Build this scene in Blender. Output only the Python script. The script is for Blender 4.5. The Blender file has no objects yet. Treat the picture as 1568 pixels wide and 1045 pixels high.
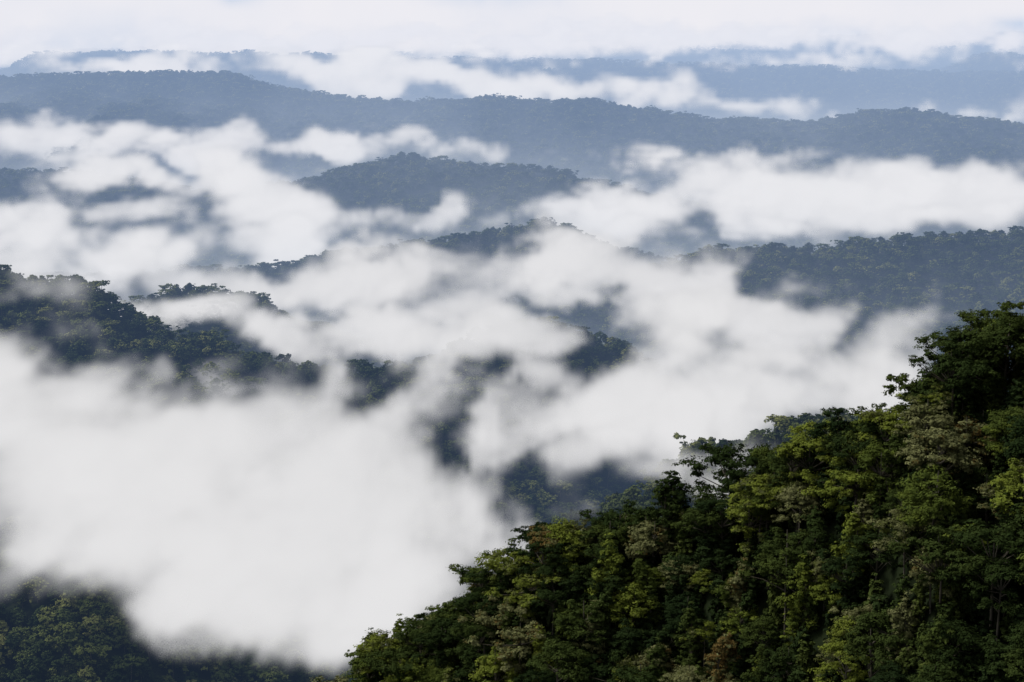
import bpy, math, numpy as np, time
from mathutils import Vector
T0=time.time()
rng=np.random.default_rng(7)
scene=bpy.context.scene
scene.view_settings.view_transform='Standard'
scene.view_settings.look='None'
scene.view_settings.exposure=0
# ---------------------------------------------------------------- camera
LENS=60.0; W,H=1568.0,1045.0
F=LENS/36.0*W
PITCH=math.atan(482.5/F)
cam_d=bpy.data.cameras.new('camera'); cam=bpy.data.objects.new('camera',cam_d)
scene.collection.objects.link(cam); scene.camera=cam
cam_d.lens=LENS; cam_d.sensor_width=36; cam_d.clip_start=1; cam_d.clip_end=60000
cam.location=(0,0,0); cam.rotation_euler=(math.pi/2-PITCH,0,0)
def pixel_ray(px,py):
    """image pixel through the camera model -> (east per metre forward, up per metre forward)"""
    u=(np.asarray(px,float)-W/2)/F; v=-(np.asarray(py,float)-H/2)/F  # offsets of the image pixel from the frame centre
    Y=math.cos(PITCH)+v*math.sin(PITCH); Z=-math.sin(PITCH)+v*math.cos(PITCH)
    return u/Y, Z/Y
# ---------------------------------------------------------------- noise
TAB=rng.random((256,256))
def vnoise(x,y):
    xi=np.floor(x).astype(int); yi=np.floor(y).astype(int)
    fx=x-xi; fy=y-yi; fx=fx*fx*(3-2*fx); fy=fy*fy*(3-2*fy)
    a=TAB[xi&255,yi&255]; b=TAB[(xi+1)&255,yi&255]; c=TAB[xi&255,(yi+1)&255]; d=TAB[(xi+1)&255,(yi+1)&255]
    return (a*(1-fx)+b*fx)*(1-fy)+(c*(1-fx)+d*fx)*fy-0.5
def fbm(x,y,o=4):
    s=0;a=1
    for i in range(o):
        s=s+a*vnoise(x*2**i+17.3*i,y*2**i+5.1*i); a*=0.5
    return s
# ---------------------------------------------------------------- ridges
RIDGES=[
 ([(-400,1900),(0,1420),(400,1130),(510,1035),(560,985),(612,950),(700,915),(760,860),(840,805),(920,785),(1000,772),(1070,757),(1160,705),(1240,668),(1330,648),(1370,605),(1420,540),(1490,488),(1568,466),(1800,415)],
  [(-400,430),(500,430),(1000,400),(1568,350)],0.75,0.8,17),
 ([(700,1000),(800,900),(880,810),(960,755),(1060,705),(1160,665),(1260,642),(1400,645),(1568,640),(1900,700)],
  [(700,950),(1568,880)],0.65,0.7,9),
 ([(-400,870),(0,875),(120,878),(220,925),(300,975),(400,1015),(500,1045),(800,1200),(1900,1300)],
  [(-400,950),(600,900)],0.5,0.6,9),
 ([(-400,400),(0,423),(60,442),(120,438),(170,468),(220,490),(260,512),(330,520),(380,545),(450,560),(560,555),(640,575),(720,620),(800,700),(1000,800),(1900,900)],
  [(-400,1450),(800,1350)],0.45,0.5,9),
 ([(-400,640),(500,620),(640,560),(720,520),(800,494),(860,502),(900,520),(960,548),(1020,600),(1100,680),(1300,700),(1900,700)],
  [(-400,1550),(1600,1500)],0.42,0.5,9),
 ([(-400,470),(100,475),(250,452),(330,446),(400,464),(480,500),(600,560),(1900,700)],
  [(-400,1750),(1600,1750)],0.4,0.5,9),
 ([(-400,420),(300,420),(460,405),(530,385),(640,378),(760,362),(840,345),(900,362),(960,385),(1060,430),(1900,480)],
  [(-400,2500),(1600,2500)],0.4,0.45,9),
 ([(-400,600),(900,460),(1000,405),(1070,390),(1160,385),(1240,383),(1300,375),(1380,362),(1480,357),(1568,356),(1900,350)],
  [(-400,2250),(1900,2200)],0.40,0.45,9),
 ([(-400,250),(100,265),(300,290),(450,280),(550,256),(640,243),(700,252),(760,258),(860,262),(940,280),(1040,310),(1300,330),(1900,330)],
  [(-400,3400),(1900,3300)],0.35,0.4,10),
 ([(-400,116),(0,120),(90,114),(180,113),(380,115),(430,135),(540,152),(640,157),(740,147),(800,155),(900,152),(1000,168),(1100,182),(1240,186),(1320,173),(1420,172),(1500,182),(1568,190),(1900,200)],
  [(-400,4700),(500,4600),(900,4300),(1568,4000)],0.3,0.35,10),
 ([(-400,110),(0,104),(60,82),(300,80),(600,86),(740,92),(1000,96),(1300,106),(1400,112),(1568,112),(1900,120)],
  [(-400,7200),(1900,6300)],0.2,0.3,9),
 ([(-400,86),(0,84),(200,74),(450,67),(700,66),(900,62),(1100,60),(1300,54),(1568,50),(1900,50)],
  [(-400,9300),(1900,9300)],0.1,0.2,9),
]
prep=[]
for pts,ds,sf,sb,ch in RIDGES:
    p=np.array(pts,float); dd=np.interp(p[:,0],[a for a,b in ds],[b for a,b in ds])
    tx,tz=pixel_ray(p[:,0],p[:,1])
    prep.append((tx,tz*dd-ch,dd,sf,sb))
def terrain(x,y):
    yy=np.maximum(y,60.0); t=x/yy
    K=7.0
    base=-430+np.clip((y-1500)/3000,0,1)*50
    acc=np.exp(np.clip((base+430)/K,-60,60)); 
    for tx,cz,dd,sf,sb in prep:
        t2=t+0.012*fbm(x/260+3,y/260+dd[0],2)
        z=np.interp(t2,tx,cz); d=np.interp(t2,tx,dd)
        far=dd[0]/1000
        z=z+(1.5+1.2*far)*fbm(t*60*1.0,t*0+dd[0],3)
        d=d+ (18+30*far)*fbm(t*14/ (0.4+0.1*far)+dd[0],t*0+3.3,3)
        dy=y-d
        r=np.where(dy<0,-sf*dy,sb*dy)
        r=np.sqrt(r*r+ (3+4*far)**2)-(3+4*far)
        sp_=fbm(x/(90+45*far)+dd[0],y/(170+90*far),4)
        spur=(0.55*np.clip(r,0,80+22*far))*sp_*1.6
        v=z-r+spur
        acc=acc+np.exp(np.clip((v+430)/K,-60,60))
    z=-430+K*np.log(acc)
    z=z+np.clip((y-600)/2500,0,1)*6*fbm(x/70,y/70,3)
    return z
na,nr=560,620
ta=np.concatenate([np.linspace(-2.2,-0.42,60,endpoint=False),np.linspace(-0.42,0.42,na-120),np.linspace(0.43,2.2,60)])
ra=np.geomspace(70,30000,nr)
TA,RA=np.meshgrid(ta,ra)
X=TA*RA; Y=RA.copy(); Z=terrain(X,Y)
verts=np.stack([X,Y,Z],-1).reshape(-1,3)
nA=len(ta)
i=np.arange(nr-1)[:,None]*nA+np.arange(nA-1)[None,:]
faces=np.stack([i,i+1,i+nA+1,i+nA],-1).reshape(-1,4)
def mkmesh(name,v,f,smooth=False):
    me=bpy.data.meshes.new(name)
    me.vertices.add(len(v)); me.vertices.foreach_set('co',np.asarray(v,np.float32).ravel())
    n=f.shape[1]
    me.loops.add(f.size); me.loops.foreach_set('vertex_index',f.astype(np.int32).ravel())
    me.polygons.add(len(f)); me.polygons.foreach_set('loop_start',(np.arange(len(f))*n).astype(np.int32))
    me.polygons.foreach_set('loop_total',np.full(len(f),n,np.int32))
    if smooth: me.polygons.foreach_set('use_smooth',np.ones(len(f),bool))
    me.update(calc_edges=True)
    return me
terr_me=mkmesh('terrain',verts,faces,True)
terr=bpy.data.objects.new('terrain',terr_me); scene.collection.objects.link(terr)
# ---------------------------------------------------------------- materials
def newmat(name):
    m=bpy.data.materials.new(name); m.use_nodes=True; m.node_tree.nodes.clear(); return m,m.node_tree.nodes,m.node_tree.links
def ramp(n,stops):
    r=n.new('ShaderNodeValToRGB'); e=r.color_ramp.elements
    while len(e)>1: e.remove(e[-1])
    e[0].position=stops[0][0]; e[0].color=(*stops[0][1],1)
    for p,c in stops[1:]:
        k=e.new(p); k.color=(*c,1)
    return r
m,n,l=newmat('forest_floor')
o=n.new('ShaderNodeOutputMaterial'); b=n.new('ShaderNodeBsdfDiffuse')
g=n.new('ShaderNodeNewGeometry'); no=n.new('ShaderNodeTexNoise'); no.inputs['Scale'].default_value=0.08; no.inputs['Detail'].default_value=8
l.new(g.outputs['Position'],no.inputs['Vector'])
r=ramp(n,[(0.3,(0.008,0.011,0.006)),(0.6,(0.012,0.017,0.008)),(0.8,(0.018,0.023,0.010))]); l.new(no.outputs['Fac'],r.inputs[0]); l.new(r.outputs[0],b.inputs['Color'])
l.new(b.outputs[0],o.inputs[0]); terr_me.materials.append(m)

def leafmat(name,stops,nsc=0.35,trans=0.15,var=0.45):
    m,n,l=newmat(name)
    o=n.new('ShaderNodeOutputMaterial')
    oi=n.new('ShaderNodeObjectInfo'); g=n.new('ShaderNodeNewGeometry')
    no=n.new('ShaderNodeTexNoise'); no.inputs['Scale'].default_value=nsc; no.inputs['Detail'].default_value=3; no.inputs['Roughness'].default_value=0.7
    l.new(g.outputs['Position'],no.inputs['Vector'])
    a=n.new('ShaderNodeMath'); a.operation='MULTIPLY_ADD'; a.inputs[1].default_value=var; a.inputs[2].default_value=-var/2
    l.new(no.outputs['Fac'],a.inputs[0])
    s=n.new('ShaderNodeMath'); s.operation='ADD'; s.use_clamp=True; l.new(a.outputs[0],s.inputs[0]); l.new(oi.outputs['Random'],s.inputs[1])
    r=ramp(n,stops); l.new(s.outputs[0],r.inputs[0])
    b=n.new('ShaderNodeBsdfDiffuse'); l.new(r.outputs[0],b.inputs['Color'])
    if trans>0:
        t=n.new('ShaderNodeBsdfTranslucent'); mx=n.new('ShaderNodeMixShader'); mx.inputs[0].default_value=trans
        l.new(r.outputs[0],t.inputs['Color'])
        l.new(b.outputs[0],mx.inputs[1]); l.new(t.outputs[0],mx.inputs[2]); l.new(mx.outputs[0],o.inputs[0])
    else: l.new(b.outputs[0],o.inputs[0])
    return m
leaf_near=leafmat('rainforest_leaves',[(0,(0.012,0.021,0.008)),(0.3,(0.022,0.034,0.010)),(0.5,(0.036,0.050,0.013)),(0.66,(0.058,0.078,0.016)),(0.78,(0.115,0.140,0.022)),(0.84,(0.060,0.068,0.024)),(0.92,(0.135,0.140,0.062)),(0.96,(0.07,0.078,0.03)),(1.0,(0.095,0.065,0.022))])
leaf_und=leafmat('understorey_leaves',[(0,(0.010,0.017,0.007)),(0.6,(0.022,0.034,0.010)),(1.0,(0.050,0.064,0.016))],trans=0)
leaf_far=leafmat('distant_leaves',[(0,(0.014,0.023,0.010)),(0.4,(0.034,0.048,0.017)),(0.75,(0.068,0.085,0.026)),(1.0,(0.13,0.14,0.05))],0.1,trans=0)
m,n,l=newmat('bark')
o=n.new('ShaderNodeOutputMaterial'); b=n.new('ShaderNodeBsdfDiffuse')
no=n.new('ShaderNodeTexNoise'); no.inputs['Scale'].default_value=2.0; no.inputs['Detail'].default_value=6
r=ramp(n,[(0.3,(0.03,0.026,0.018)),(0.7,(0.12,0.11,0.09))]); l.new(no.outputs['Fac'],r.inputs[0]); l.new(r.outputs[0],b.inputs['Color']); l.new(b.outputs[0],o.inputs[0])
bark=m
# ---------------------------------------------------------------- trees
def tube(path,rad,seg=6):
    V=[];Fc=[]
    path=np.array(path,float)
    for k,p in enumerate(path):
        d=path[min(k+1,len(path)-1)]-path[max(k-1,0)]; d/=np.linalg.norm(d)+1e-9
        a=np.cross(d,[0.3,1,0.1]); a/=np.linalg.norm(a); c=np.cross(d,a)
        for s in range(seg):
            th=2*math.pi*s/seg; V.append(p+rad[k]*(a*math.cos(th)+c*math.sin(th)))
    for k in range(len(path)-1):
        for s in range(seg):
            Fc.append((k*seg+s,k*seg+(s+1)%seg,(k+1)*seg+(s+1)%seg,(k+1)*seg+s))
    return V,Fc
def sph(rg,N,up=0.55):
    d=rg.normal(size=(N,3)); d/=np.linalg.norm(d,axis=1)[:,None]
    flip=(d[:,2]<0)&(rg.random(N)<up); d[flip,2]*=-1
    return d
def leaves(rg,C,R,nsub,per,size,up=0.5):
    nC=len(C); N1=nC*nsub
    d1=sph(rg,N1); c1=np.repeat(C,nsub,0)+d1*np.repeat(R,nsub,0)*rg.uniform(0.35,1.15,N1)[:,None]
    r1=np.repeat(R[:,:1],nsub,0)*rg.uniform(0.25,0.55,N1)[:,None]*np.array([1.25,1.25,0.6])*rg.uniform(.7,1.3,(N1,3))
    N=N1*per
    d=sph(rg,N,.7)
    p=np.repeat(c1,per,0)+d*np.repeat(r1,per,0)*rg.uniform(0.3,1.2,N)[:,None]
    nn=np.repeat(d1,per,0)*0.6+d*0.7+np.array([0,0,up])+rg.normal(size=(N,3))*0.35; nn/=np.linalg.norm(nn,axis=1)[:,None]
    a=np.cross(nn,rg.normal(size=(N,3))); a/=np.linalg.norm(a,axis=1)[:,None]; b=np.cross(nn,a)
    s=(size*rg.uniform(0.5,1.35,N))[:,None]
    v=np.stack([p-a*s,p-b*s*0.5,p+a*s,p+b*s*0.5],1).reshape(-1,3)
    return v,np.arange(N*4).reshape(-1,4)
def tree(name,rg,kind,mat,nsub,per,size,detail=True):
    C=[];R=[]
    if kind=='dome':
        h=rg.uniform(16,21); cr=rg.uniform(5,7.2); nc=32
        ex,ey=rg.uniform(.8,1.2,2)
        for k in range(nc):
            th=rg.uniform(0,6.28); q=math.sqrt(rg.random())*cr
            z=h-3-(q/cr)**2*rg.uniform(4,10)-rg.uniform(0,2)
            rr=rg.uniform(1.3,2.6); C.append((q*math.cos(th)*ex,q*math.sin(th)*ey,z)); R.append((rr,rr,rr*0.8))
    elif kind=='umbrella':
        h=rg.uniform(20,23); cr=rg.uniform(6,8.5); nc=30
        for k in range(nc):
            th=rg.uniform(0,6.28); q=math.sqrt(rg.random())*cr
            z=h-2-(q/cr)*rg.uniform(0.5,4)-(rg.random()<0.35)*rg.uniform(2,8)
            rr=rg.uniform(1.3,2.5); C.append((q*math.cos(th),q*math.sin(th),z)); R.append((rr,rr,rr*0.45))
    elif kind=='column':
        h=rg.uniform(14,19); nc=34
        for k in range(nc):
            z=h-1.5-(k/nc)*h*0.85; th=rg.uniform(0,6.28); q=rg.uniform(0.3,3.4)*(0.7+0.5*k/nc)
            rr=rg.uniform(1.0,1.9); C.append((q*math.cos(th),q*math.sin(th),z)); R.append((rr,rr,rr*rg.uniform(1.0,2.2)))
    else:
        h=rg.uniform(16,22); cr=rg.uniform(5,7); nc=30
        sub=[(rg.normal()*cr*0.5,rg.normal()*cr*0.5,h-rg.uniform(2,10)) for _ in range(6)]
        for k in range(nc):
            s=sub[k%6]; rr=rg.uniform(1.1,2.2)
            C.append((s[0]+rg.normal()*1.9,s[1]+rg.normal()*1.9,s[2]+rg.normal()*1.3)); R.append((rr,rr,rr*0.65))
    C=np.array(C);R=np.array(R)
    v,f=leaves(rg,C,R,nsub,per,size,up=0.5 if kind!='column' else 0.3)
    nleaf=len(f)
    VV=[v];FF=[f];off=len(v)
    tz=h*0.62
    bx,by=rg.normal()*0.5,rg.normal()*0.5
    tv,tf=tube([(0,0,-4),(bx*0.5,by*0.5,h*0.3),(bx,by,tz),(bx*1.2,by*1.2,h*0.85)],[0.34,0.26,0.2,0.1]); VV.append(np.array(tv));FF.append(np.array(tf)+off);off+=len(tv)
    if detail:
        for k in range(0,len(C),2):
            c=C[k]; m_=np.array([bx,by,tz])*0.45+c*0.55; m_[2]-=0.6
            z0=min(tz,c[2]-1.5)
            tv,tf=tube([(bx,by,z0-0.5),m_,c],[0.16,0.10,0.05],4); VV.append(np.array(tv));FF.append(np.array(tf)+off);off+=len(tv)
    me=mkmesh(name,np.concatenate(VV),np.concatenate(FF))
    me.materials.append(mat); me.materials.append(bark)
    mi=np.zeros(len(me.polygons),np.int32); mi[nleaf:]=1; me.polygons.foreach_set('material_index',mi)
    return bpy.data.objects.new(name,me)
near_col=bpy.data.collections.new('near_tree_kinds'); far_col=bpy.data.collections.new('far_tree_kinds'); und_col=bpy.data.collections.new('understorey_kinds')
kinds=['dome','dome','umbrella','column','irregular','dome','column','irregular','dome','dome','irregular','column','umbrella']
near=[]
for k,kd in enumerate(kinds):
    ob=tree('n%02d_%s'%(k,kd),np.random.default_rng(100+k),kd,leaf_near,9,30,0.31); near_col.objects.link(ob); near.append(ob)
for k,kd in enumerate(['dome','dome','umbrella','dome','irregular','dome']):
    ob=tree('f%02d_%s'%(k,kd),np.random.default_rng(200+k),kd,leaf_far,5,8,0.8,False); far_col.objects.link(ob)
for k in range(3):
    ob=tree('u%02d'%k,np.random.default_rng(300+k),'column',leaf_und,6,10,0.75,False); und_col.objects.link(ob)
# ---------------------------------------------------------------- forest scatter
vis_t=np.linspace(-0.42,0.42,500); vis_r=np.geomspace(150,14000,900)
VT,VR=np.meshgrid(vis_t,vis_r); VZ=terrain(VT*VR,VR); el=VZ/VR
cm=np.maximum.accumulate(el,axis=0)
def visible(x,y,z,marg):
    t=x/y; it=np.clip(((t+0.42)/0.84*499).astype(int),0,499)
    ir=np.clip((np.log(y/150)/np.log(14000/150)*899).astype(int),0,899)
    return (z+marg)/y>cm[ir,it]
def scatter(y0,y1,sp,marg,sink=0,tmax=0.40):
    xs=np.arange(-tmax*y1,tmax*y1,sp); ys=np.arange(y0,y1,sp)
    gx,gy=np.meshgrid(xs,ys); gx=(gx+rng.uniform(-.48,.48,gx.shape)*sp).ravel(); gy=(gy+rng.uniform(-.48,.48,gy.shape)*sp).ravel()
    k=np.abs(gx/gy)<tmax; gx=gx[k];gy=gy[k]
    gz=terrain(gx,gy)
    k=visible(gx,gy,gz,marg)
    return np.stack([gx[k],gy[k],gz[k]-sink],1)
def forest(name,P,S,col,nk):
    me=bpy.data.meshes.new(name); N=len(P)
    me.vertices.add(N); me.vertices.foreach_set('co',P.astype(np.float32).ravel())
    for an,tp,val in (('tsize','FLOAT',S.astype(np.float32)),('tyaw','FLOAT',rng.uniform(0,6.28,N).astype(np.float32)),('tkind','INT',rng.integers(0,nk,N).astype(np.int32))):
        a=me.attributes.new(an,tp,'POINT'); a.data.foreach_set('value',val)
    ob=bpy.data.objects.new(name,me); scene.collection.objects.link(ob)
    ng=bpy.data.node_groups.new(name,'GeometryNodeTree')
    ng.interface.new_socket('Geometry',in_out='INPUT',socket_type='NodeSocketGeometry'); ng.interface.new_socket('Geometry',in_out='OUTPUT',socket_type='NodeSocketGeometry')
    n=ng.nodes;l=ng.links
    gi=n.new('NodeGroupInput');go=n.new('NodeGroupOutput'); ip=n.new('GeometryNodeInstanceOnPoints')
    ci=n.new('GeometryNodeCollectionInfo'); ci.inputs['Collection'].default_value=col; ci.inputs['Separate Children'].default_value=True; ci.inputs['Reset Children'].default_value=True
    def attr(nm,tp):
        a=n.new('GeometryNodeInputNamedAttribute'); a.data_type=tp; a.inputs['Name'].default_value=nm; return a.outputs['Attribute']
    cx=n.new('ShaderNodeCombineXYZ'); l.new(attr('tyaw','FLOAT'),cx.inputs['Z'])
    er=n.new('FunctionNodeEulerToRotation'); l.new(cx.outputs[0],er.inputs[0])
    l.new(gi.outputs[0],ip.inputs['Points']); l.new(ci.outputs[0],ip.inputs['Instance']); ip.inputs['Pick Instance'].default_value=True
    l.new(attr('tkind','INT'),ip.inputs['Instance Index']); l.new(er.outputs[0],ip.inputs['Rotation']); l.new(attr('tsize','FLOAT'),ip.inputs['Scale'])
    l.new(ip.outputs[0],go.inputs[0])
    md=ob.modifiers.new('scatter','NODES'); md.node_group=ng
    print('FOREST',name,N); return ob
P=scatter(180,560,6.5,26,tmax=0.38)
S=rng.uniform(0.5,1.1,len(P)); S[rng.random(len(P))<0.07]*=1.22
forest('rainforest_canopy',P,S,near_col,len(kinds))
P=scatter(180,560,5.4,20,tmax=0.38)
forest('understorey',P,rng.uniform(0.45,0.72,len(P)),und_col,3)
P=np.concatenate([scatter(560,1250,8.5,14,5),scatter(1250,2700,10,14,5)]); forest('hillside_forest',P,rng.uniform(0.6,1.3,len(P)),far_col,6)
Pa=scatter(2700,5200,14,14,9); Pb=scatter(5200,10500,26,14,14)
P=np.concatenate([Pa,Pb]); S=np.concatenate([rng.uniform(0.9,1.5,len(Pa)),rng.uniform(1.2,1.7,len(Pb))])
forest('distant_forest',P,S,far_col,6)
crest=[(840,2,1.0),(770,4,.95),(640,2,.95),(1240,2,1.05),(1480,0,1.2),(1530,5,1.2),(1405,7,1.1),(1345,4,.95),(1110,2,.95),(930,1,1.0),(1000,0,.95),(560,2,.9),(1440,9,1.2),(1180,12,.95),(700,12,.85)]
for k,(px,ki,s) in enumerate(crest):
    tx,_=pixel_ray(px,700); d=float(np.interp(tx,prep[0][0],prep[0][2]))-4
    x=float(tx*d); z=float(terrain(np.array([x]),np.array([d]))[0])
    ob=bpy.data.objects.new('rainforest_tree',near[ki].data); scene.collection.objects.link(ob)
    ob.location=(x,d,z-1); ob.scale=(s,s,s); ob.rotation_euler=(0,0,k*1.7)
print('T forest',time.time()-T0)
# ---------------------------------------------------------------- mist volumes
def mist_glow_mat(name,sig,L,edge=0.86):
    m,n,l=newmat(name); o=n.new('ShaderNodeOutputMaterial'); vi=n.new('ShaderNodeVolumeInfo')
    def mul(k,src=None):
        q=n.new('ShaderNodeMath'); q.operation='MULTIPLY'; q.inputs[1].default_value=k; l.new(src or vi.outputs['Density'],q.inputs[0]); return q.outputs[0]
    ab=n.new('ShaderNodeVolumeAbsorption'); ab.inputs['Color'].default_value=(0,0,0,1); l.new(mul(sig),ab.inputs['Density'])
    mr=n.new('ShaderNodeMapRange'); l.new(vi.outputs['Density'],mr.inputs[0]); mr.inputs[1].default_value=0.0; mr.inputs[2].default_value=0.7; mr.inputs[3].default_value=edge; mr.inputs[4].default_value=1.04  # thin edges glow dimmer than dense cores, imitating multiple scattering
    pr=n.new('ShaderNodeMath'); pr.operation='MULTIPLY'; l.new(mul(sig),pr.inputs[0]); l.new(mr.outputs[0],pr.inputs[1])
    em=n.new('ShaderNodeEmission'); em.inputs['Color'].default_value=(*L,1); l.new(pr.outputs[0],em.inputs['Strength'])  # self-glow stands in for scattered sun and sky light
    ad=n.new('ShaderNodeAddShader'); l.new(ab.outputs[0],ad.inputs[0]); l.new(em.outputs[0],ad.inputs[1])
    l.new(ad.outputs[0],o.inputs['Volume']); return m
def blobshape(blobs,vox):
    E=[]
    for (px,py,rx,ry,d,w) in blobs:
        tx,tz=pixel_ray(px,py); E.append((tx*d,d,tz*d,rx/F*d*1.3,rx/F*d*0.7+ry/F*d*0.7,ry/F*d*1.35,w))
    E=np.array(E)
    pad=E[:,3:6]*1.12
    mn=(E[:,:3]-pad).min(0); mx=(E[:,:3]+pad).max(0)
    res=np.maximum(np.ceil((mx-mn)/vox).astype(int),4)
    ax=[np.linspace(mn[k],mx[k],res[k]).astype(np.float32) for k in range(3)]
    inv=np.ones(tuple(res),np.float32)
    for e in E:
        sl=[]
        for k in range(3):
            a=max(0,np.searchsorted(ax[k],e[k]-e[3+k])); b_=np.searchsorted(ax[k],e[k]+e[3+k]); sl.append((a,b_))
        q=[((ax[k][sl[k][0]:sl[k][1]]-e[k])/e[3+k])**2 for k in range(3)]
        s=np.clip(1-(q[0][:,None,None]+q[1][None,:,None]+q[2][None,None,:]),0,1)*e[6]
        inv[sl[0][0]:sl[0][1],sl[1][0]:sl[1][1],sl[2][0]:sl[2][1]]*=(1-s).astype(np.float32)
    return mn,mx,res,(1-inv)
def mist(name,blobs,vox,nscale,mat,amp=6.5,seed=0.0,step=6.0,lo=0.38,hi=1.5,given=None,zs=1.4,pw=1.35,warp=2.6):
    mn,mx,res,shape=given if given else blobshape(blobs,vox)
    shape=shape.astype(np.float32).ravel()
    print('MIST',name,res,res.prod())
    me=bpy.data.meshes.new(name); me.vertices.add(len(shape))
    a=me.attributes.new('shape','FLOAT','POINT'); a.data.foreach_set('value',shape)
    ob=bpy.data.objects.new(name,me); scene.collection.objects.link(ob)
    ng=bpy.data.node_groups.new(name,'GeometryNodeTree')
    ng.interface.new_socket('Geometry',in_out='INPUT',socket_type='NodeSocketGeometry'); ng.interface.new_socket('Geometry',in_out='OUTPUT',socket_type='NodeSocketGeometry')
    n=ng.nodes;l=ng.links
    gi=n.new('NodeGroupInput');go=n.new('NodeGroupOutput')
    pos=n.new('GeometryNodeInputPosition')
    def vm(op,a,b):
        q=n.new('ShaderNodeVectorMath'); q.operation=op
        for i_,t in enumerate((a,b)):
            if t is None: continue
            if isinstance(t,tuple): q.inputs[i_].default_value=t
            else: l.new(t,q.inputs[i_])
        return q.outputs[0]
    def mt(op,*a,clamp=False):
        q=n.new('ShaderNodeMath'); q.operation=op; q.use_clamp=clamp
        for i_,t in enumerate(a):
            if isinstance(t,(int,float)): q.inputs[i_].default_value=t
            else: l.new(t,q.inputs[i_])
        return q.outputs[0]
    P_=pos.outputs[0]
    if warp>0:
        wn=n.new('ShaderNodeTexNoise'); wn.inputs['Scale'].default_value=1; wn.inputs['Detail'].default_value=3; wn.inputs['Roughness'].default_value=0.55
        l.new(vm('ADD',vm('MULTIPLY',P_,(nscale*.9,nscale*.5,nscale*1.2)),(seed+11,seed,7.)),wn.inputs['Vector'])
        wo=wn.outputs['Color']
        w_=warp/nscale
        off=vm('MULTIPLY',vm('SUBTRACT',wo,(0.5,0.5,0.5)),(w_*1.0,w_*.6,w_*0.55))
        PW=vm('ADD',P_,off)
        PW=vm('MAXIMUM',PW,tuple(float(v) for v in mn)); PW=vm('MINIMUM',PW,tuple(float(v) for v in mx))
    else: PW=P_
    sz=(mx-mn); k3=tuple(float((res[k]-1)/sz[k]) for k in range(3))
    idx=vm('FLOOR',vm('ADD',vm('MULTIPLY',vm('SUBTRACT',PW,tuple(float(v) for v in mn)),k3),(0.5,0.5,0.5)),None)
    sx=n.new('ShaderNodeSeparateXYZ'); l.new(idx,sx.inputs[0])
    def im(op,a,b):
        q=n.new('FunctionNodeIntegerMath'); q.operation=op
        for i_,t in enumerate((a,b)):
            if isinstance(t,int): q.inputs[i_].default_value=t
            else: l.new(t,q.inputs[i_])
        return q.outputs[0]
    ix=im('ADD',im('ADD',im('MULTIPLY',sx.outputs[0],int(res[1]*res[2])),im('MULTIPLY',sx.outputs[1],int(res[2]))),sx.outputs[2])
    si=n.new('GeometryNodeSampleIndex'); si.data_type='FLOAT'; si.domain='POINT'; si.clamp=True
    na_=n.new('GeometryNodeInputNamedAttribute'); na_.data_type='FLOAT'; na_.inputs['Name'].default_value='shape'
    l.new(gi.outputs[0],si.inputs['Geometry']); l.new(na_.outputs['Attribute'],si.inputs['Value']); l.new(ix,si.inputs['Index'])
    sh=si.outputs[0]
    sx2=n.new('ShaderNodeSeparateXYZ'); l.new(P_,sx2.inputs[0])
    cx2=n.new('ShaderNodeCombineXYZ')
    l.new(mt('SUBTRACT',sx2.outputs[0],mt('MULTIPLY',sx2.outputs[2],0.7)),cx2.inputs[0]); l.new(sx2.outputs[1],cx2.inputs[1]); l.new(sx2.outputs[2],cx2.inputs[2])
    sp=vm('ADD',vm('MULTIPLY',cx2.outputs[0],(nscale,nscale*.4,nscale*zs)),(seed,seed*2,seed*3))
    no=n.new('ShaderNodeTexNoise'); no.inputs['Scale'].default_value=1; no.inputs['Detail'].default_value=7; no.inputs['Roughness'].default_value=0.66; no.inputs['Distortion'].default_value=0.6
    l.new(sp,no.inputs['Vector'])
    v=mt('ADD',mt('MULTIPLY',sh,1.65),mt('MULTIPLY',mt('SUBTRACT',no.outputs[0],0.5),amp))
    mr=n.new('ShaderNodeMapRange'); l.new(v,mr.inputs[0]); mr.inputs[1].default_value=lo; mr.inputs[2].default_value=hi
    dn=mt('MULTIPLY',mt('POWER',mr.outputs[0],pw),mt('MULTIPLY',sh,4.0,clamp=True))
    vc=n.new('GeometryNodeVolumeCube'); l.new(dn,vc.inputs['Density']); vc.inputs['Background'].default_value=0
    vc.inputs['Min'].default_value=tuple(map(float,mn)); vc.inputs['Max'].default_value=tuple(map(float,mx))
    for k,nm in enumerate(('Resolution X','Resolution Y','Resolution Z')): vc.inputs[nm].default_value=int(res[k])
    sm=n.new('GeometryNodeSetMaterial'); sm.inputs['Material'].default_value=mat; l.new(vc.outputs[0],sm.inputs[0]); l.new(sm.outputs[0],go.inputs[0])
    md=ob.modifiers.new('mist','NODES'); md.node_group=ng
    me.materials.append(mat); mat.cycles.volume_step_rate=step
    return ob
Lw=(0.765,0.76,0.765); Lf=(.82,.82,.835)  # emitted brightness of near and far mist
A=[(40,535,150,80,900,1),(30,580,170,90,900,1),(150,580,80,60,900,.8),(130,740,190,140,850,1),(330,730,200,140,850,1),(500,665,140,115,880,1),(580,800,180,150,850,1),(430,870,190,110,820,1),(540,930,120,80,800,1),(670,790,105,90,860,1),(200,810,170,60,820,.9),(40,780,120,60,850,.95),(740,830,60,45,840,.75),(250,610,110,60,950,.7),(330,930,110,50,800,.7),(440,960,80,40,800,.75)]
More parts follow.
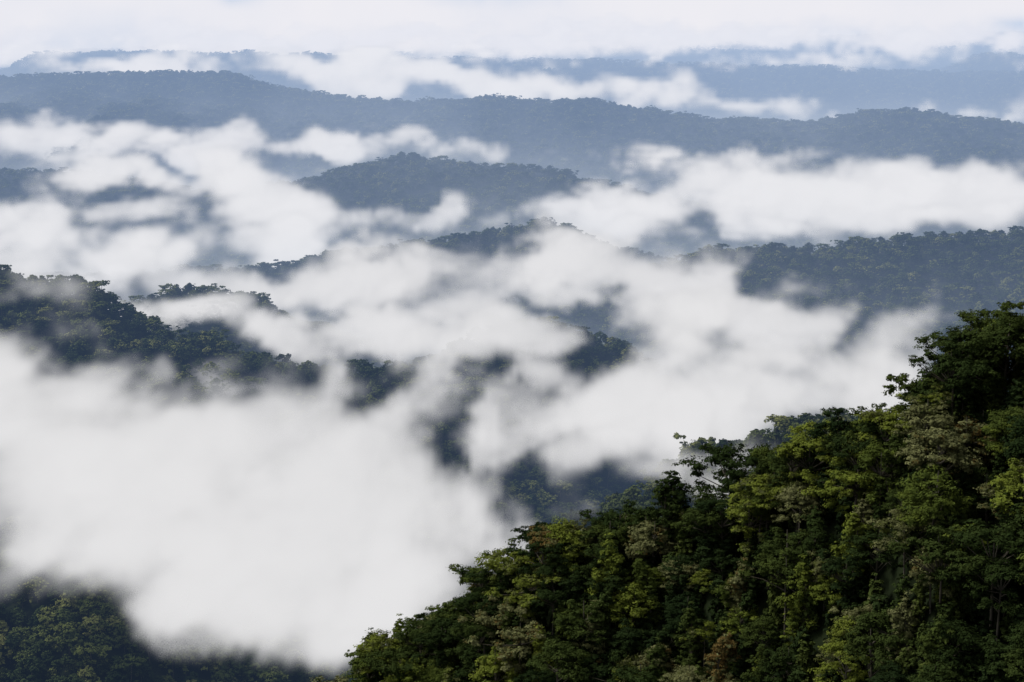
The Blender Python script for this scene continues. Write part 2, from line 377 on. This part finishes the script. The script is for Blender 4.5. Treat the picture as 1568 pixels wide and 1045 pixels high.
B=[(940,620,110,75,1050,1),(1000,680,120,50,1000,.95),(1090,600,120,80,1080,.85),(1240,570,140,60,1050,.85),(1370,530,90,50,980,.85),(1440,490,50,35,950,.9),(1100,500,120,70,1180,.75),(1320,600,110,45,1000,.8),(880,710,90,50,950,.7),(1040,715,100,25,860,.75),(790,640,80,70,1100,.6),(870,770,70,35,900,.65),(720,680,75,50,1050,.5),(1180,690,110,25,780,.55),(1200,470,80,40,1250,.5)]
C=[(430,440,130,35,1900,1),(560,425,130,45,1900,1),(700,430,130,55,1850,1),(640,480,100,35,1700,.85),(780,500,90,50,1450,.75),(850,430,110,45,1850,.9),(820,390,50,45,1950,.65),(980,430,110,65,1850,.85),(1050,490,100,50,1700,.8),(720,550,110,50,1350,.65),(300,487,140,26,1650,1),(450,495,120,26,1600,.9),(960,500,70,30,1700,.6),(560,500,80,30,1600,.8),(1180,520,110,45,1700,.7),(1060,440,80,50,1900,.7),(880,590,80,35,1300,.5),(690,610,80,45,1250,.5),(330,560,90,30,1300,.5),(480,560,80,30,1300,.45)]
D=[(420,315,120,60,2900,1),(330,300,100,42,3000,1),(410,370,100,38,2700,1),(210,262,110,22,3100,.9),(50,358,110,32,2500,1),(150,395,170,32,2400,.8),(280,420,120,25,2200,.7),(30,400,90,30,2200,.8),(600,345,90,35,2900,.65),(180,325,90,20,2800,.65),(690,330,60,30,2900,.55),(480,300,60,40,3000,.9)]
E_=[(50,208,130,24,3900,1),(250,225,150,20,3800,1),(380,212,80,25,3800,1),(520,222,130,17,3800,1),(700,225,50,24,3700,.85),(150,248,100,15,3600,.7),(830,235,60,12,3900,.5),(640,212,50,15,3800,.8)]
G=[(1060,312,170,24,2900,1),(1200,300,140,40,2900,1),(1350,290,180,40,2900,1),(1500,300,150,44,2850,1),(1120,256,170,13,3200,1),(850,276,50,14,3150,.9),(940,330,120,25,2800,.9),(1300,345,150,18,2600,.9),(1000,360,100,22,2600,.75),(900,300,60,20,2950,.6),(1450,340,130,16,2600,.9)]
Fb=[(450,112,90,22,5600,1),(560,120,120,28,5500,1),(660,123,100,24,5500,1),(830,128,110,24,5300,1),(1000,138,70,26,5200,1),(1090,160,60,16,5000,.9),(1180,166,60,18,5000,1),(1440,176,60,9,4900,.9),(1300,178,40,8,4900,.8),(750,118,80,24,5500,1),(200,106,170,9,6000,.9),(1550,182,50,9,4700,.8)]
Hh=[]
for k in range(60):
    px=-40+k*28+rng.uniform(-15,15); Hh.append((px,70+rng.uniform(-14,12)-px*0.008,60,17,8000+rng.uniform(-300,700),rng.uniform(.5,.9)))
for k in range(44):
    px=-40+k*38+rng.uniform(-15,15); Hh.append((px,84+rng.uniform(-12,12),42,8,6500+rng.uniform(-200,300),rng.uniform(.4,.85)))
Ho=[(x,10+rng.uniform(-6,6),170,56,8700,1) for x in range(-300,1900,90)]
mist('mist_bank',A,4,1/80,mist_glow_mat('mist_glow_a',0.046,Lw),seed=1.3,amp=5.0,pw=1.25)
mist('mist_bank',B,4.2,1/68,mist_glow_mat('mist_glow_b',0.045,Lw),seed=4.1,amp=6.0)
mist('mist_bank',C,6,1/100,mist_glow_mat('mist_glow_c',0.040,Lw),seed=2.2,amp=6.2)
mist('mist_bank',D,9,1/150,mist_glow_mat('mist_glow_d',0.024,Lf),seed=7.7,amp=6.2)
mist('mist_bank',G,9,1/150,mist_glow_mat('mist_glow_g',0.024,Lf),seed=3.9,amp=5.6)
mist('mist_bank',E_,10,1/165,mist_glow_mat('mist_glow_e',0.022,Lf),seed=9.1)
mist('mist_bank',Fb,14,1/230,mist_glow_mat('mist_glow_f',0.018,(.90,.90,.90)),seed=6.6,amp=5)
mist('mist_bank',Hh,20,1/180,mist_glow_mat('mist_glow_h',0.010,(1.0,1.0,1.0)),seed=5.5,amp=7.5)
mist('horizon_cloud',Ho,50,1/700,mist_glow_mat('mist_glow_o',0.003,(1.19,1.15,1.05)),seed=8.5,amp=3.5,lo=.1,hi=1.1,step=6)  # cloud white is the volume's own emission
# thin vapour lying in the valleys, thinning upwards
vm0=np.array([-2100.,1200.,-440.]); vm1=np.array([2100.,5400.,-60.]); vr=np.array([60,60,16])
gx,gy,gz=[np.linspace(vm0[k],vm1[k],vr[k]) for k in range(3)]
GX,GY=np.meshgrid(gx,gy,indexing='ij'); TZ=terrain(GX,GY)
hag=gz[None,None,:]-TZ[:,:,None]
sc_h=np.interp(GY,[1200,3000,6000],[30,45,60])[:,:,None]
dens=np.exp(-np.clip(hag,0,None)/sc_h)
lowland=np.clip((-TZ-np.interp(GY,[1200,2500,4500],[240,230,150]))/120,0.06,1)[:,:,None]
edge=np.clip((GY-1200)/500,0,1)[:,:,None]
sh=dens*lowland*edge+0.01
mist('valley_vapour',None,None,1/500,mist_glow_mat('vapour',0.0012,(.58,.65,.75),1.0),seed=3.0,amp=1.2,lo=0.0,hi=1.6,given=(vm0,vm1,vr,sh),step=8,pw=1.0,warp=0)  # pale blue is emitted by the vapour, in place of scattered light
# ---------------------------------------------------------------- aerial haze (Rayleigh-like tint, emitted by the volume instead of scattered)
import bmesh
def haze(name,sg,Li,y0,y1,hx,z0,z1):
    bm=bmesh.new(); bmesh.ops.create_cube(bm,size=1); me=bpy.data.meshes.new(name); bm.to_mesh(me); bm.free()
    hz=bpy.data.objects.new(name,me); scene.collection.objects.link(hz); hz.scale=(hx*2,y1-y0,z1-z0); hz.location=(0,(y0+y1)/2,(z0+z1)/2)
    m,n,l=newmat(name); o=n.new('ShaderNodeOutputMaterial'); M=max(sg)
    ab=n.new('ShaderNodeVolumeAbsorption'); ab.inputs['Density'].default_value=M; ab.inputs['Color'].default_value=(*[1-s/M for s in sg],1)
    e=[sg[k]*Li[k] for k in range(3)]; me_=max(e)
    em=n.new('ShaderNodeEmission'); em.inputs['Strength'].default_value=me_; em.inputs['Color'].default_value=(*[v/me_ for v in e],1)  # constant glow stands in for light scattered by the air
    ad=n.new('ShaderNodeAddShader'); l.new(ab.outputs[0],ad.inputs[0]); l.new(em.outputs[0],ad.inputs[1]); l.new(ad.outputs[0],o.inputs['Volume'])
    me.materials.append(m)
haze('haze',(5.0e-5,7.2e-5,1.10e-4),(.60,.68,.81),580,16000,12000,-760,420)
haze('distant_haze',(1.0e-4,1.12e-4,1.3e-4),(.64,.72,.90),3300,15900,11900,-761,419)
# ---------------------------------------------------------------- light
sun_dir=Vector((-0.62,0.18,0.85)).normalized()
elv=math.asin(sun_dir.z); az=math.atan2(sun_dir.x,sun_dir.y)
sd=bpy.data.lights.new('sun','SUN'); sd.energy=3.0; sd.angle=math.radians(8); sd.color=(1,.95,.86)
so=bpy.data.objects.new('sun',sd); scene.collection.objects.link(so); so.rotation_euler=sun_dir.to_track_quat('Z','Y').to_euler()
w=bpy.data.worlds.new('World'); scene.world=w; w.use_nodes=True; n=w.node_tree.nodes; l=w.node_tree.links
sk=n.new('ShaderNodeTexSky'); sk.sky_type='NISHITA'; sk.sun_disc=False; sk.sun_elevation=elv; sk.sun_rotation=az; sk.dust_density=5; sk.air_density=1
hs=n.new('ShaderNodeHueSaturation'); hs.inputs['Saturation'].default_value=0.3; l.new(sk.outputs[0],hs.inputs['Color'])
l.new(hs.outputs[0],n['Background'].inputs[0]); n['Background'].inputs[1].default_value=0.13
print('T total',time.time()-T0)
